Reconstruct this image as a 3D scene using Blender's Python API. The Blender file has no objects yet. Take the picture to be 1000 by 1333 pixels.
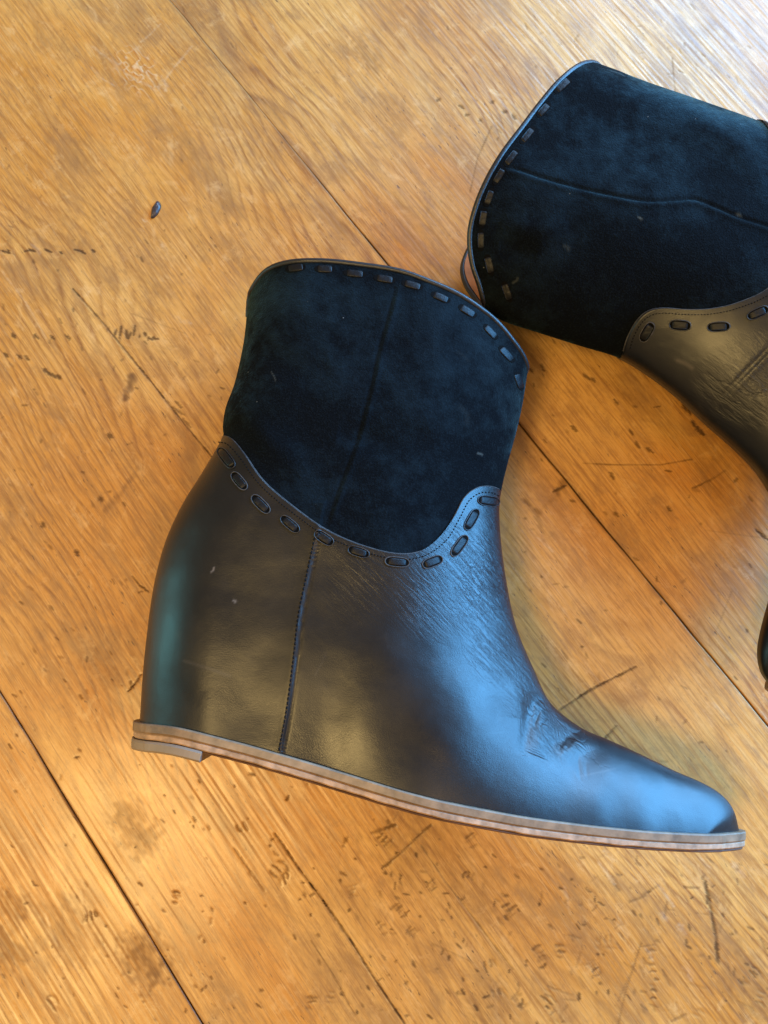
import bpy, math, random
import numpy as np
from mathutils import Vector

random.seed(7); rng = np.random.default_rng(11)
scene = bpy.context.scene
COL = scene.collection

# ------------------------------------------------------------------ camera
CAM_H = 0.400; FPX = 1050.0; TILT = math.radians(10)
cam_d = bpy.data.cameras.new('camera'); cam = bpy.data.objects.new('camera', cam_d)
COL.objects.link(cam); scene.camera = cam
cam.location = (0, 0, CAM_H); cam.rotation_euler = (TILT, 0, 0)
cam_d.sensor_fit = 'HORIZONTAL'; cam_d.sensor_width = 36; cam_d.lens = 36 * FPX / 1000
cam_d.clip_start = 0.01; cam_d.clip_end = 50

# ------------------------------------------------------------------ light
world = bpy.data.worlds.new('World'); scene.world = world; world.use_nodes = True
bgn = world.node_tree.nodes['Background']
bgn.inputs[0].default_value = (1.0, 0.71, 0.43, 1); bgn.inputs[1].default_value = 0.36
scene.view_settings.view_transform = 'Standard'; scene.view_settings.look = 'None'
scene.view_settings.exposure = 0.12; scene.view_settings.gamma = 1.0

def area(name, loc, target, sx, sy, power, color):
    d = bpy.data.lights.new(name, 'AREA'); d.shape = 'RECTANGLE'; d.size = sx; d.size_y = sy
    d.energy = power; d.color = color
    o = bpy.data.objects.new(name, d); COL.objects.link(o); o.location = loc
    o.rotation_euler = (Vector(target) - Vector(loc)).to_track_quat('-Z', 'Y').to_euler()
    return o
area('window_light', (0.98, 1.50, 0.95), (0.1, 0.2, 0), 1.1, 0.8, 54.0, (0.30, 0.58, 1.0))
area('side_window_light', (1.05, 0.42, 0.42), (0.05, 0, 0.03), 0.9, 0.6, 46.0, (0.13, 0.48, 1.0))
area('left_window_light', (-1.20, 0.10, 0.30), (0, 0, 0.03), 0.32, 0.5, 2.6, (0.30, 0.95, 1.0))
area('ceiling_lamp_light', (-0.56, -0.42, 1.60), (0, 0, 0), 0.40, 0.40, 20.0, (1.0, 0.68, 0.25))
area('ceiling_lamp_light', (0.58, -0.34, 1.60), (0, 0, 0), 0.25, 0.25, 3.5, (1.0, 0.64, 0.28))

# ------------------------------------------------------------------ photo geometry -> place
CT, ST = math.cos(TILT), math.sin(TILT)
def P(px, py, z=0.0):
    """point of the place seen at (px,py) of a 1000x1333 view, at height z"""
    px = np.asarray(px, float); py = np.asarray(py, float); z = np.asarray(z, float)
    a = (px - 500) / FPX; b = -(py - 666.5) / FPX
    dx = a; dy = b * CT + ST; dz = b * ST - CT
    t = (z - CAM_H) / dz
    return np.stack([dx * t, dy * t], -1)

# ------------------------------------------------------------------ small maths
def vnoise(x, y, seed=0):
    xi = np.floor(x).astype(np.int64); yi = np.floor(y).astype(np.int64)
    fx = x - xi; fy = y - yi
    fx = fx * fx * (3 - 2 * fx); fy = fy * fy * (3 - 2 * fy)
    def h(a, b):
        n = (a * 374761393 + b * 668265263 + seed * 1442695041) & 0xffffffff
        n = ((n ^ (n >> 13)) * 1274126177) & 0xffffffff
        return ((n ^ (n >> 16)) & 0xffff) / 65535.0
    return ((h(xi, yi) * (1 - fx) + h(xi + 1, yi) * fx) * (1 - fy)
            + (h(xi, yi + 1) * (1 - fx) + h(xi + 1, yi + 1) * fx) * fy) * 2 - 1

def catmull(pts, n):
    pts = np.asarray(pts, float); k = len(pts)
    ext = np.vstack([2 * pts[0] - pts[1], pts, 2 * pts[-1] - pts[-2]])
    out = []
    sub = 12
    for i in range(k - 1):
        p0, p1, p2, p3 = ext[i], ext[i + 1], ext[i + 2], ext[i + 3]
        for j in range(sub):
            t = j / sub
            out.append(0.5 * (2 * p1 + (p2 - p0) * t + (2 * p0 - 5 * p1 + 4 * p2 - p3) * t * t + (3 * p1 - p0 - 3 * p2 + p3) * t ** 3))
    out.append(pts[-1]); out = np.array(out)
    return resample(out, n)

def arclen(p):
    return np.concatenate([[0], np.cumsum(np.linalg.norm(np.diff(p, axis=0), axis=1))])
def resample(p, n):
    s = arclen(p); t = np.linspace(0, s[-1], n)
    return np.stack([np.interp(t, s, p[:, i]) for i in range(p.shape[1])], -1)
def at_arc(p, f):
    s = arclen(p); t = np.asarray(f) * s[-1]
    return np.stack([np.interp(t, s, p[:, i]) for i in range(p.shape[1])], -1)

def dist_poly(q, poly):
    """distance of points q (N,2) to an open polyline"""
    best = np.full(len(q), 1e9)
    for a, b in zip(poly[:-1], poly[1:]):
        ab = b - a; L = max((ab * ab).sum(), 1e-16)
        t = np.clip(((q - a) @ ab) / L, 0, 1)
        d = np.hypot(q[:, 0] - a[0] - t * ab[0], q[:, 1] - a[1] - t * ab[1])
        np.minimum(best, d, out=best)
    return best

# ------------------------------------------------------------------ object helpers
def mesh_obj(name, V, F, mat, parent=None, smooth=True, attrs=None):
    V = np.asarray(V, np.float32); me = bpy.data.meshes.new(name)
    if isinstance(F, np.ndarray):
        nf = len(F); k = F.shape[1]
        me.vertices.add(len(V)); me.vertices.foreach_set('co', V.ravel())
        me.loops.add(nf * k); me.loops.foreach_set('vertex_index', F.astype(np.int32).ravel())
        me.polygons.add(nf)
        me.polygons.foreach_set('loop_start', np.arange(0, nf * k, k, dtype=np.int32))
        me.polygons.foreach_set('loop_total', np.full(nf, k, np.int32))
        me.update(calc_edges=True)
    else:
        me.from_pydata(V.tolist(), [], F); me.update()
    me.polygons.foreach_set('use_smooth', np.full(len(me.polygons), smooth))
    if attrs:
        for n, a in attrs.items():
            at = me.attributes.new(n, 'FLOAT', 'POINT'); at.data.foreach_set('value', np.asarray(a, np.float32).ravel())
    me.materials.append(mat)
    o = bpy.data.objects.new(name, me); COL.objects.link(o)
    if parent: o.parent = parent
    return o

def empty(name, loc=(0, 0, 0)):
    o = bpy.data.objects.new(name, None); COL.objects.link(o); o.location = loc; o.empty_display_size = 0.02
    return o

def grid_faces(n, m, off=0, flip=False):
    i = np.arange(n - 1)[:, None]; j = np.arange(m - 1)[None, :]
    a = i * m + j; q = np.stack([a, a + 1, a + m + 1, a + m], -1).reshape(-1, 4)
    if flip: q = q[:, ::-1]
    return q + off

def tube(path, r, seg=8, caps=True):
    """tube along a 3d path -> V,F"""
    path = np.asarray(path, float); n = len(path); V = []; F = []
    up = np.array([0, 0, 1.0])
    r = np.broadcast_to(r, (n,))
    for i in range(n):
        t = path[min(i + 1, n - 1)] - path[max(i - 1, 0)]; t /= max(np.linalg.norm(t), 1e-12)
        u = np.cross(t, up); u = u / max(np.linalg.norm(u), 1e-9); w = np.cross(u, t)
        for k in range(seg):
            a = 2 * math.pi * k / seg
            V.append(path[i] + r[i] * (math.cos(a) * u + math.sin(a) * w))
    for i in range(n - 1):
        for k in range(seg):
            F.append((i * seg + k, i * seg + (k + 1) % seg, (i + 1) * seg + (k + 1) % seg, (i + 1) * seg + k))
    if caps:
        F.append(tuple(range(seg))[::-1]); F.append(tuple((n - 1) * seg + k for k in range(seg)))
    return V, F

# ------------------------------------------------------------------ materials
class NT:
    def __init__(s, name):
        s.m = bpy.data.materials.new(name); s.m.use_nodes = True; s.t = s.m.node_tree
        s.b = s.t.nodes['Principled BSDF']; s.o = s.t.nodes['Material Output']
    def n(s, typ, **kw):
        nd = s.t.nodes.new(typ)
        for k, v in kw.items():
            if k in ('i',):
                for kk, vv in v.items(): s.put(nd.inputs[kk], vv)
            else: setattr(nd, k, v)
        return nd
    def put(s, sock, v):
        if isinstance(v, bpy.types.NodeSocket): s.t.links.new(v, sock)
        else: sock.default_value = v
    def math(s, op, a, b=0.0, c=0.0, clamp=False):
        nd = s.t.nodes.new('ShaderNodeMath'); nd.operation = op; nd.use_clamp = clamp
        for i, v in enumerate((a, b, c)): s.put(nd.inputs[i], v)
        return nd.outputs[0]
    def mix(s, f, a, b, mode='MIX'):
        nd = s.t.nodes.new('ShaderNodeMix'); nd.data_type = 'RGBA'; nd.blend_type = mode
        s.put(nd.inputs[0], f)
        for k, v in ((6, a), (7, b)):
            if isinstance(v, tuple) and len(v) == 3: v = (*v, 1)
            s.put(nd.inputs[k], v)
        return nd.outputs[2]
    def noise(s, vec, scale, detail=3, rough=0.5, dist=0.0):
        nd = s.n('ShaderNodeTexNoise', i={'Vector': vec, 'Scale': scale, 'Detail': detail, 'Roughness': rough, 'Distortion': dist})
        return nd.outputs[0]
    def ramp(s, f, stops):
        nd = s.t.nodes.new('ShaderNodeValToRGB'); s.put(nd.inputs[0], f)
        e = nd.color_ramp.elements
        while len(e) < len(stops): e.new(0.5)
        for el, (p, c) in zip(e, stops):
            el.position = p; el.color = (c, c, c, 1) if not isinstance(c, tuple) else (*c, 1)
        return nd.outputs[0]
    def mapr(s, f, a, b, c=0.0, d=1.0):
        nd = s.n('ShaderNodeMapRange', i={0: f, 1: a, 2: b, 3: c, 4: d}); return nd.outputs[0]
    def attr(s, name):
        return s.n('ShaderNodeAttribute', attribute_name=name).outputs['Fac']
    def obj(s, scale=(1, 1, 1), rot=0.0):
        tc = s.n('ShaderNodeTexCoord').outputs['Object']
        mp = s.n('ShaderNodeMapping', i={'Vector': tc, 'Scale': scale, 'Rotation': (0, 0, rot)})
        return mp.outputs[0]
    def bump(s, h, dist, strength=1.0, normal=None):
        nd = s.n('ShaderNodeBump', i={'Height': h, 'Distance': dist, 'Strength': strength})
        if normal: s.t.links.new(normal, nd.inputs['Normal'])
        return nd.outputs[0]
    def set(s, **kw):
        for k, v in kw.items():
            k = k.replace('_', ' ')
            if isinstance(v, tuple) and len(v) == 3: v = (*v, 1)
            s.put(s.b.inputs[k], v)
        return s.m

def mat_wood():
    w = NT('old_pine')
    oi = w.n('ShaderNodeObjectInfo').outputs['Random']
    tc = w.n('ShaderNodeTexCoord').outputs['Object']
    off = w.n('ShaderNodeCombineXYZ', i={0: w.math('MULTIPLY', oi, 7.0), 1: w.math('MULTIPLY', oi, 3.0), 2: 0.0}).outputs[0]
    co = w.n('ShaderNodeVectorMath', operation='ADD', i={0: tc, 1: off}).outputs[0]
    def mp(sx, sy):
        return w.n('ShaderNodeMapping', i={'Vector': co, 'Scale': (sx, sy, 1)}).outputs[0]
    # annual rings: bands across the plank, bent by a slow noise
    warp = w.noise(mp(3.2, 9), 1.0, 2, 0.5)
    warp2 = w.noise(mp(16, 40), 1.0, 2, 0.5)
    sep = w.n('ShaderNodeSeparateXYZ', i={0: co}).outputs
    v = w.math('MULTIPLY', sep[1], 175.0)
    v = w.math('ADD', v, w.math('MULTIPLY', warp, 22.0))
    v = w.math('ADD', v, w.math('MULTIPLY', warp2, 1.7))
    ring = w.math('FRACT', v)
    ring = w.ramp(ring, [(0.0, 0.10), (0.50, 0.25), (0.80, 1.0), (0.90, 0.55), (1.0, 0.10)])
    ringamt = w.mapr(w.noise(mp(3.0, 11), 1.0, 3, 0.6), 0.36, 0.60, 0.08, 1.0)
    brk = w.mapr(w.noise(mp(60, 260), 1.0, 4, 0.7), 0.35, 0.62)
    fib = w.noise(mp(34, 760), 1.0, 5, 0.72, 0.3)
    fib2 = w.noise(mp(90, 2400), 1.0, 4, 0.65)
    blot = w.noise(mp(7, 13), 1.0, 5, 0.62, 0.6)
    blot2 = w.noise(mp(60, 85), 1.0, 6, 0.75, 0.4)
    blot3 = w.noise(mp(22, 46), 1.0, 5, 0.7, 0.5)
    c = w.mix(w.mapr(blot, 0.36, 0.64), (0.50, 0.185, 0.017), (0.66, 0.365, 0.100))
    c = w.mix(w.mapr(oi, 0.0, 1.0, 0.0, 0.35), c, (0.52, 0.235, 0.038))
    c = w.mix(w.math('MULTIPLY', w.math('MULTIPLY', ring, ringamt), w.mapr(brk, 0, 1, 0.35, 1.0)), c, (0.20, 0.064, 0.010))
    c = w.mix(w.mapr(fib, 0.46, 0.62, 0.0, 0.60), c, (0.26, 0.098, 0.020))
    c = w.mix(w.mapr(fib2, 0.52, 0.74, 0.0, 0.42), c, (0.74, 0.47, 0.20))
    c = w.mix(w.mapr(blot3, 0.50, 0.66, 0.0, 0.60), c, (0.25, 0.115, 0.035))
    c = w.mix(w.mapr(blot2, 0.52, 0.70, 0.0, 0.45), c, (0.22, 0.100, 0.034))
    c = w.mix(w.mapr(blot2, 0.45, 0.30, 0.0, 0.40), c, (0.72, 0.44, 0.18))
    pore = w.mapr(w.noise(mp(170, 760), 1.0, 3, 0.6), 0.635, 0.70, 0.0, 0.80)
    porea = w.mapr(w.noise(mp(14, 24), 1.0, 4, 0.6), 0.44, 0.60, 0.08, 1.0)
    c = w.mix(w.math('MULTIPLY', pore, porea), c, (0.075, 0.030, 0.012))
    c = w.mix(w.attr('stain'), c, (0.11, 0.052, 0.026))
    c = w.mix(w.attr('mark'), c, (0.034, 0.017, 0.010))
    c = w.mix(w.attr('pale'), c, (0.70, 0.60, 0.44))
    rough = w.mapr(w.noise(mp(40, 80), 1.0, 5, 0.7), 0.3, 0.7, 0.38, 0.62)
    dirt = w.math('MAXIMUM', w.attr('mark'), w.attr('stain'))
    rough = w.math('ADD', rough, w.math('MULTIPLY', dirt, 0.4), clamp=True)
    h = w.math('ADD', w.math('MULTIPLY', fib, 0.9), w.math('MULTIPLY', ring, w.math('MULTIPLY', ringamt, -0.5)))
    h = w.math('ADD', h, w.math('MULTIPLY', blot2, 1.0))
    h = w.math('ADD', h, w.math('MULTIPLY', pore, -0.4))
    nb = w.bump(h, 0.00013, 0.7)
    coat = w.mapr(dirt, 0.0, 0.8, 0.45, 0.0)
    return w.set(Base_Color=c, Roughness=rough, Normal=nb, Specular_IOR_Level=w.mapr(dirt, 0, 0.8, 0.5, 0.1), Coat_Weight=coat, Coat_Roughness=0.24)

def mat_leather(name='black_leather', brown=0.55):
    w = NT(name)
    co = w.obj()
    n1 = w.noise(co, 26, 5, 0.6, 0.3); n2 = w.noise(co, 120, 4, 0.6)
    c = w.mix(w.mapr(n1, 0.42, 0.70, 0.0, brown), (0.0030, 0.0034, 0.0045), (0.009, 0.0062, 0.0050))
    c = w.mix(w.mapr(n2, 0.62, 0.80, 0.0, 0.25), c, (0.035, 0.026, 0.020))
    c = w.mix(w.attr('scuff'), c, (0.16, 0.13, 0.11))
    vor = w.n('ShaderNodeTexVoronoi', feature='DISTANCE_TO_EDGE', i={'Vector': co, 'Scale': 1500.0}).outputs[0]
    grain = w.mapr(vor, 0.0, 0.25)
    # fine flex wrinkles, only where the attribute says
    wr = w.n('ShaderNodeMapping', i={'Vector': w.n('ShaderNodeVectorRotate', rotation_type='Z_AXIS', i={'Vector': w.n('ShaderNodeTexCoord').outputs['Object'], 'Angle': math.radians(44)}).outputs[0], 'Scale': (95, 560, 200)}).outputs[0]
    wn = w.noise(wr, 1.0, 4, 0.62, 1.2)
    wn = w.math('MULTIPLY', w.mapr(wn, 0.35, 0.6), w.attr('wrinkle'))
    fv = w.n('ShaderNodeVectorRotate', rotation_type='Z_AXIS', i={'Vector': w.n('ShaderNodeTexCoord').outputs['Object'], 'Angle': math.radians(70)}).outputs[0]
    fn = w.noise(w.n('ShaderNodeMapping', i={'Vector': fv, 'Scale': (45, 115, 90)}).outputs[0], 1.0, 3, 0.55, 1.1)
    fold = w.mapr(w.math('ABSOLUTE', w.math('SUBTRACT', fn, 0.5)), 0.0, 0.06, 1.0, 0.0)
    fold = w.math('MULTIPLY', fold, w.attr('fold'))
    h = w.math('ADD', w.math('MULTIPLY', grain, 0.05), w.math('MULTIPLY', wn, 0.8))
    h = w.math('SUBTRACT', h, w.math('MULTIPLY', fold, 0.75))
    h = w.math('ADD', h, w.math('MULTIPLY', n2, 0.30))
    nb = w.bump(h, 0.00042, 0.7)
    nb = w.bump(w.noise(co, 30, 3, 0.5), 0.0009, 0.5, nb)
    rough = w.mapr(n1, 0.3, 0.7, 0.30, 0.42)
    return w.set(Base_Color=c, Roughness=rough, Normal=nb, Specular_IOR_Level=0.42, Coat_Weight=0.06, Coat_Roughness=0.22)

def mat_suede():
    w = NT('black_suede')
    co = w.obj()
    n1 = w.noise(co, 14, 6, 0.66, 0.15); n2 = w.noise(co, 110, 6, 0.8, 0.1); fuzz = w.noise(co, 1400, 2, 0.6)
    nap = w.math('ADD', w.math('MULTIPLY', n1, 0.58), w.math('MULTIPLY', n2, 0.42))
    nap = w.mapr(nap, 0.47, 0.65)
    c = w.mix(nap, (0.0010, 0.0016, 0.0025), (0.0042, 0.0078, 0.0115))
    c = w.mix(w.mapr(fuzz, 0.5, 0.8, 0, 0.35), c, (0.012, 0.018, 0.024))
    vo = w.n('ShaderNodeTexVoronoi', i={'Vector': co, 'Scale': 190.0}).outputs
    lint = w.mapr(vo[0], 0.055, 0.03)
    sel = w.math('GREATER_THAN', w.n('ShaderNodeSeparateColor', i={0: vo[1]}).outputs[0], 0.90)
    c = w.mix(w.math('MULTIPLY', lint, w.math('MULTIPLY', sel, 0.5)), c, (0.22, 0.22, 0.20))
    c = w.mix(w.attr('scuff'), c, (0.10, 0.11, 0.10))
    h = w.math('ADD', w.math('MULTIPLY', fuzz, 0.8), w.math('MULTIPLY', n2, 1.0))
    nb = w.bump(h, 0.0006, 0.6)
    nb = w.bump(n1, 0.004, 0.5, nb)
    sh = w.math('MULTIPLY', w.mapr(nap, 0.0, 1.0, 0.018, 0.30), w.math('SUBTRACT', 1.0, w.attr('groove')))  # sheen dimmed along the seam: painted-in shade of its groove
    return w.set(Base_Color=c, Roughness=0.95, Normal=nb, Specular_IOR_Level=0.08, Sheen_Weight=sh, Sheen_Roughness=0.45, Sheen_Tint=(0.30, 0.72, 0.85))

def mat_simple(name, color, rough, var=0.25, scale=200, bump=0.0003, spec=0.5, coat=0.0):
    w = NT(name); co = w.obj()
    n = w.noise(co, scale, 4, 0.6)
    dark = tuple(x * (1 - var) for x in color); lite = tuple(min(1, x * (1 + var)) for x in color)
    c = w.mix(w.mapr(n, 0.3, 0.7), dark, lite)
    return w.set(Base_Color=c, Roughness=rough, Normal=w.bump(n, bump, 0.6), Specular_IOR_Level=spec, Coat_Weight=coat, Coat_Roughness=0.25)

M_wood = mat_wood()
M_leather = mat_leather()
M_suede = mat_suede()
M_lace = mat_simple('lace_leather', (0.003, 0.003, 0.004), 0.48, 0.4, 400, 0.0006, 0.25, 0.0)
M_binding = mat_simple('binding_leather', (0.010, 0.010, 0.012), 0.42, 0.3, 500, 0.0003)
M_hole = mat_simple('punched_hole', (0.0015, 0.0013, 0.0012), 0.9, 0.2, 300, 0.0001, 0.1)
M_cut = mat_simple('cut_leather_edge', (0.045, 0.040, 0.038), 0.7, 0.6, 500, 0.0003, 0.3)
M_thread = mat_simple('black_thread', (0.003, 0.003, 0.004), 0.85, 0.2, 900, 0.0001, 0.15)
M_lining = mat_simple('tan_lining', (0.42, 0.17, 0.045), 0.65, 0.2, 120)
M_welt = mat_simple('grey_brown_welt', (0.21, 0.130, 0.076), 0.5, 0.38, 150, 0.0003)
M_midsole = mat_simple('pink_tan_midsole', (0.36, 0.215, 0.130), 0.6, 0.40, 220, 0.0004)
M_outsole = mat_simple('brown_outsole', (0.12, 0.055, 0.030), 0.6, 0.3, 160)
M_rubber = mat_simple('grey_rubber_lift', (0.240, 0.175, 0.130), 0.50, 0.12, 60, 0.0002)
M_under = mat_simple('dark_joint', (0.010, 0.006, 0.004), 0.9)
M_chip = mat_simple('dark_chip', (0.05, 0.035, 0.035), 0.35, 0.5, 700)

# ------------------------------------------------------------------ table top of old planks
JA = P([0, 263], [900, 1331]); JC = P([314, 1000], [112, 945])
dA = (JA[1] - JA[0]) / np.linalg.norm(JA[1] - JA[0]); dC = (JC[1] - JC[0]) / np.linalg.norm(JC[1] - JC[0])
U = (dA + dC); U /= np.linalg.norm(U); Vd = np.array([-U[1], U[0]])        # U along the planks, Vd across them (to the upper right)
TH = math.atan2(U[1], U[0])
def uv(p): p = np.asarray(p); return np.stack([p @ U, p @ Vd], -1)
def line(J):
    a, b = uv(J); m = (b[1] - a[1]) / (b[0] - a[0]); return (a[1] - m * a[0], m)
LA, LC = line(JA), line(JC)
lines = [(LA[0] - 0.44, LA[1]), (LA[0] - 0.22, LA[1]), LA, LC, (LC[0] + 0.30, LC[1]), (LC[0] + 0.52, LC[1])]

# marks on the wood: photo pixels (x0,y0,x1,y1,width,dark,depth mm)
marks = []
def mk(x0, y0, x1, y1, w=2.0, d=0.9, z=0.25, kind='mark'): marks.append((x0, y0, x1, y1, w, d, z, kind))
def polymark(pts, w, d, z, kind='mark', jit=1.2):
    for (a, b), (c, e) in zip(pts[:-1], pts[1:]):
        n = max(1, int(math.hypot(c - a, e - b) / 12))
        for i in range(n):
            j = lambda: random.uniform(-jit, jit)
            mk(a + (c - a) * i / n, b + (e - b) * i / n, a + (c - a) * (i + 1) / n, b + (e - b) * (i + 1) / n, w * random.uniform(.6, 1.3), d * random.uniform(.6, 1.1), z, kind)
# long drying cracks
polymark([(358, 1085), (385, 1125), (420, 1172), (455, 1222), (490, 1278), (528, 1334)], 1.7, 0.95, 0.7)
polymark([(95, 376), (129, 414), (165, 458), (205, 507), (241, 553), (272, 590), (290, 612)], 1.5, 0.8, 0.5)
polymark([(548, 1100), (580, 1148), (620, 1200), (668, 1262)], 1.1, 0.45, 0.3)
polymark([(330, 120), (352, 140), (378, 172)], 1.0, 0.35, 0.2)
polymark([(405, 1225), (430, 1262), (462, 1322)], 1.0, 0.5, 0.3)
polymark([(305, 1105), (345, 1160)], 1.1, 0.6, 0.3)
polymark([(918, 1148), (926, 1185), (932, 1215), (935, 1252)], 3.2, 0.7, 0.4)
# cuts and knocks that can be told apart
polymark([(498, 1130), (520, 1112), (560, 1074)], 2.2, 0.7, 0.4); polymark([(515, 1074), (485, 1084)], 2.4, 0.6, .3)
polymark([(726, 926), (765, 900), (828, 868)], 2.0, 0.8, 0.4); polymark([(775, 975), (802, 945)], 1.4, 0.6, 0.3)
polymark([(684, 652), (700, 666), (722, 648), (735, 628)], 4.5, 0.55, 0.3, 'stain')
polymark([(688, 655), (700, 672), (706, 690)], 3.5, 0.45, 0.3, 'stain')
polymark([(720, 640), (737, 632)], 3.0, 0.85, 0.3)
polymark([(760, 603), (800, 605), (860, 605), (900, 598)], 1.0, 0.55, 0.1)
polymark([(902, 636), (930, 622), (945, 612)], 1.6, 0.6, 0.2)
[mk(x, y, x + 3, y + 5, w, .8, .3) for x, y, w in ((890, 527, 5), (896, 533, 4), (902, 549, 3.4), (907, 556, 4.5), (913, 561, 4))]; polymark([(918, 690), (990, 700)], 1.0, 0.2, 0.1)
polymark([(985, 690), (1000, 703)], 4, 0.9, 0.4)
polymark([(172, 750), (182, 762), (193, 770)], 1.4, 0.85, 0.3); polymark([(167, 900), (176, 890), (184, 878)], 1.4, 0.9, 0.3)
polymark([(600, 1010), (640, 1062)], 1.0, 0.3, .1)
polymark([(640, 165), (622, 205), (612, 250)], 0.9, 0.5, 0.1); polymark([(875, 75), (880, 130)], 0.9, 0.4, 0.1)
polymark([(835, 1228), (815, 1290), (805, 1333)], 1.3, 0.45, 0.2)
for x, y in [(640, 133), (655, 145), (668, 150), (598, 137), (607, 150), (625, 155), (570, 130)]: mk(x, y, x + random.uniform(2, 6), y + random.uniform(-3, 4), 4.0, 0.6, .3)
for x in (2, 10, 32, 38, 58, 78, 97, 104, 120): mk(x, 327 + random.uniform(-3, 2), x + random.uniform(2, 10), 327 + random.uniform(-2, 3), 2.2, 0.8, 0.3)
for i in range(9): x = 152 + i * 6; mk(x, 428 + random.uniform(-4, 14), x + random.uniform(-4, 3), 436 + random.uniform(0, 12), 2.6, 0.75, 0.3)
mk(196, 441, 206, 441, 2, .8, .3)
for x, y in [(6, 460), (23, 462), (33, 464), (57, 480), (62, 484), (68, 487), (75, 489), (16, 435), (45, 436), (66, 437), (86, 437)]: mk(x, y, x + 4, y + 4, 3.4, 0.75, 0.3)
polymark([(172, 492), (168, 505), (163, 518)], 5, 0.7, 0.3, 'stain')
for x, y in [(130, 648), (142, 566), (99, 718), (55, 682)]: mk(x, y, x + 2, y + 3, 6, 0.7, 0.3)
polymark([(135, 665), (155, 645), (180, 610)], 4, 0.4, 0.2, 'stain')
for a, b in [((225, 530), (240, 540)), ((238, 545), (248, 556)), ((228, 522), (236, 530))]: mk(*a, *b, 2.5, 0.55, .2)
for x, y in [(705, 475), (760, 487), (770, 492), (800, 520), (820, 560), (828, 575), (842, 583), (795, 615), (800, 667), (870, 660), (745, 555), (965, 590), (690, 480)]:
    mk(x, y, x + random.uniform(3, 8), y + random.uniform(3, 8), 3, 0.65, 0.3)
# dark bruises (soft stains)
for x, y, r, d in [(190, 1252, 16, .55), (178, 1245, 10, .45), (130, 870, 14, .2), (475, 70, 14, .35), (250, 60, 20, .25), (515, 150, 16, .22), (180, 330, 30, .18), (75, 300, 26, .16),
                   (560, 1090, 26, .28), (520, 1120, 22, .25), (175, 1080, 16, .35), (600, 1140, 30, .2), (15, 1180, 12, .4), (5, 1230, 16, .4), (85, 1210, 20, .22), (460, 1180, 18, .15),
                   (205, 1230, 8, .4), (720, 660, 20, .15), (980, 1290, 26, .3), (640, 1310, 16, .3), (300, 130, 40, .12), (245, 20, 18, .3)]:
    ang = random.uniform(0.8, 1.1)
    mk(x - r * math.cos(ang), y - r * math.sin(ang), x + r * math.cos(ang), y + r * math.sin(ang), r * 1.1, d, 0.0, 'stain')
# pale chips and scratches
for a in [(780, 1122, 800, 1150, 4), (786, 1108, 798, 1120, 3), (858, 1152, 878, 1180, 3.5), (885, 1205, 893, 1215, 5), (955, 1125, 968, 1140, 6), (892, 1258, 900, 1275, 4), (862, 1190, 868, 1196, 5),
          (120, 60, 165, 95, 2.2), (165, 96, 205, 118, 2.5), (205, 118, 250, 60, 1.8), (183, 55, 210, 30, 1.5), (210, 105, 216, 118, 4), (120, 88, 150, 112, 2), (700, 700, 720, 718, 2), (230, 412, 248, 420, 3),
          (40, 318, 52, 330, 2.5), (185, 285, 190, 288, 3), (108, 385, 118, 378, 3), (212, 316, 214, 318, 3), (990, 925, 1000, 940, 3), (928, 915, 950, 935, 3), (916, 855, 922, 866, 2),
          (735, 1155, 742, 1190, 2), (905, 1100, 925, 1130, 1.5), (950, 1060, 965, 1090, 2), (60, 1190, 75, 1230, 2), (105, 1160, 112, 1190, 3), (0, 350, 60, 440, 1.3), (840, 1235, 850, 1250, 2)]:
    polymark([a[:2], ((a[0] + a[2]) / 2 + random.uniform(-3, 3), (a[1] + a[3]) / 2 + random.uniform(-3, 3)), a[2:4]], a[4], 0.20, 0.1, 'pale', 2.0)
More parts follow.
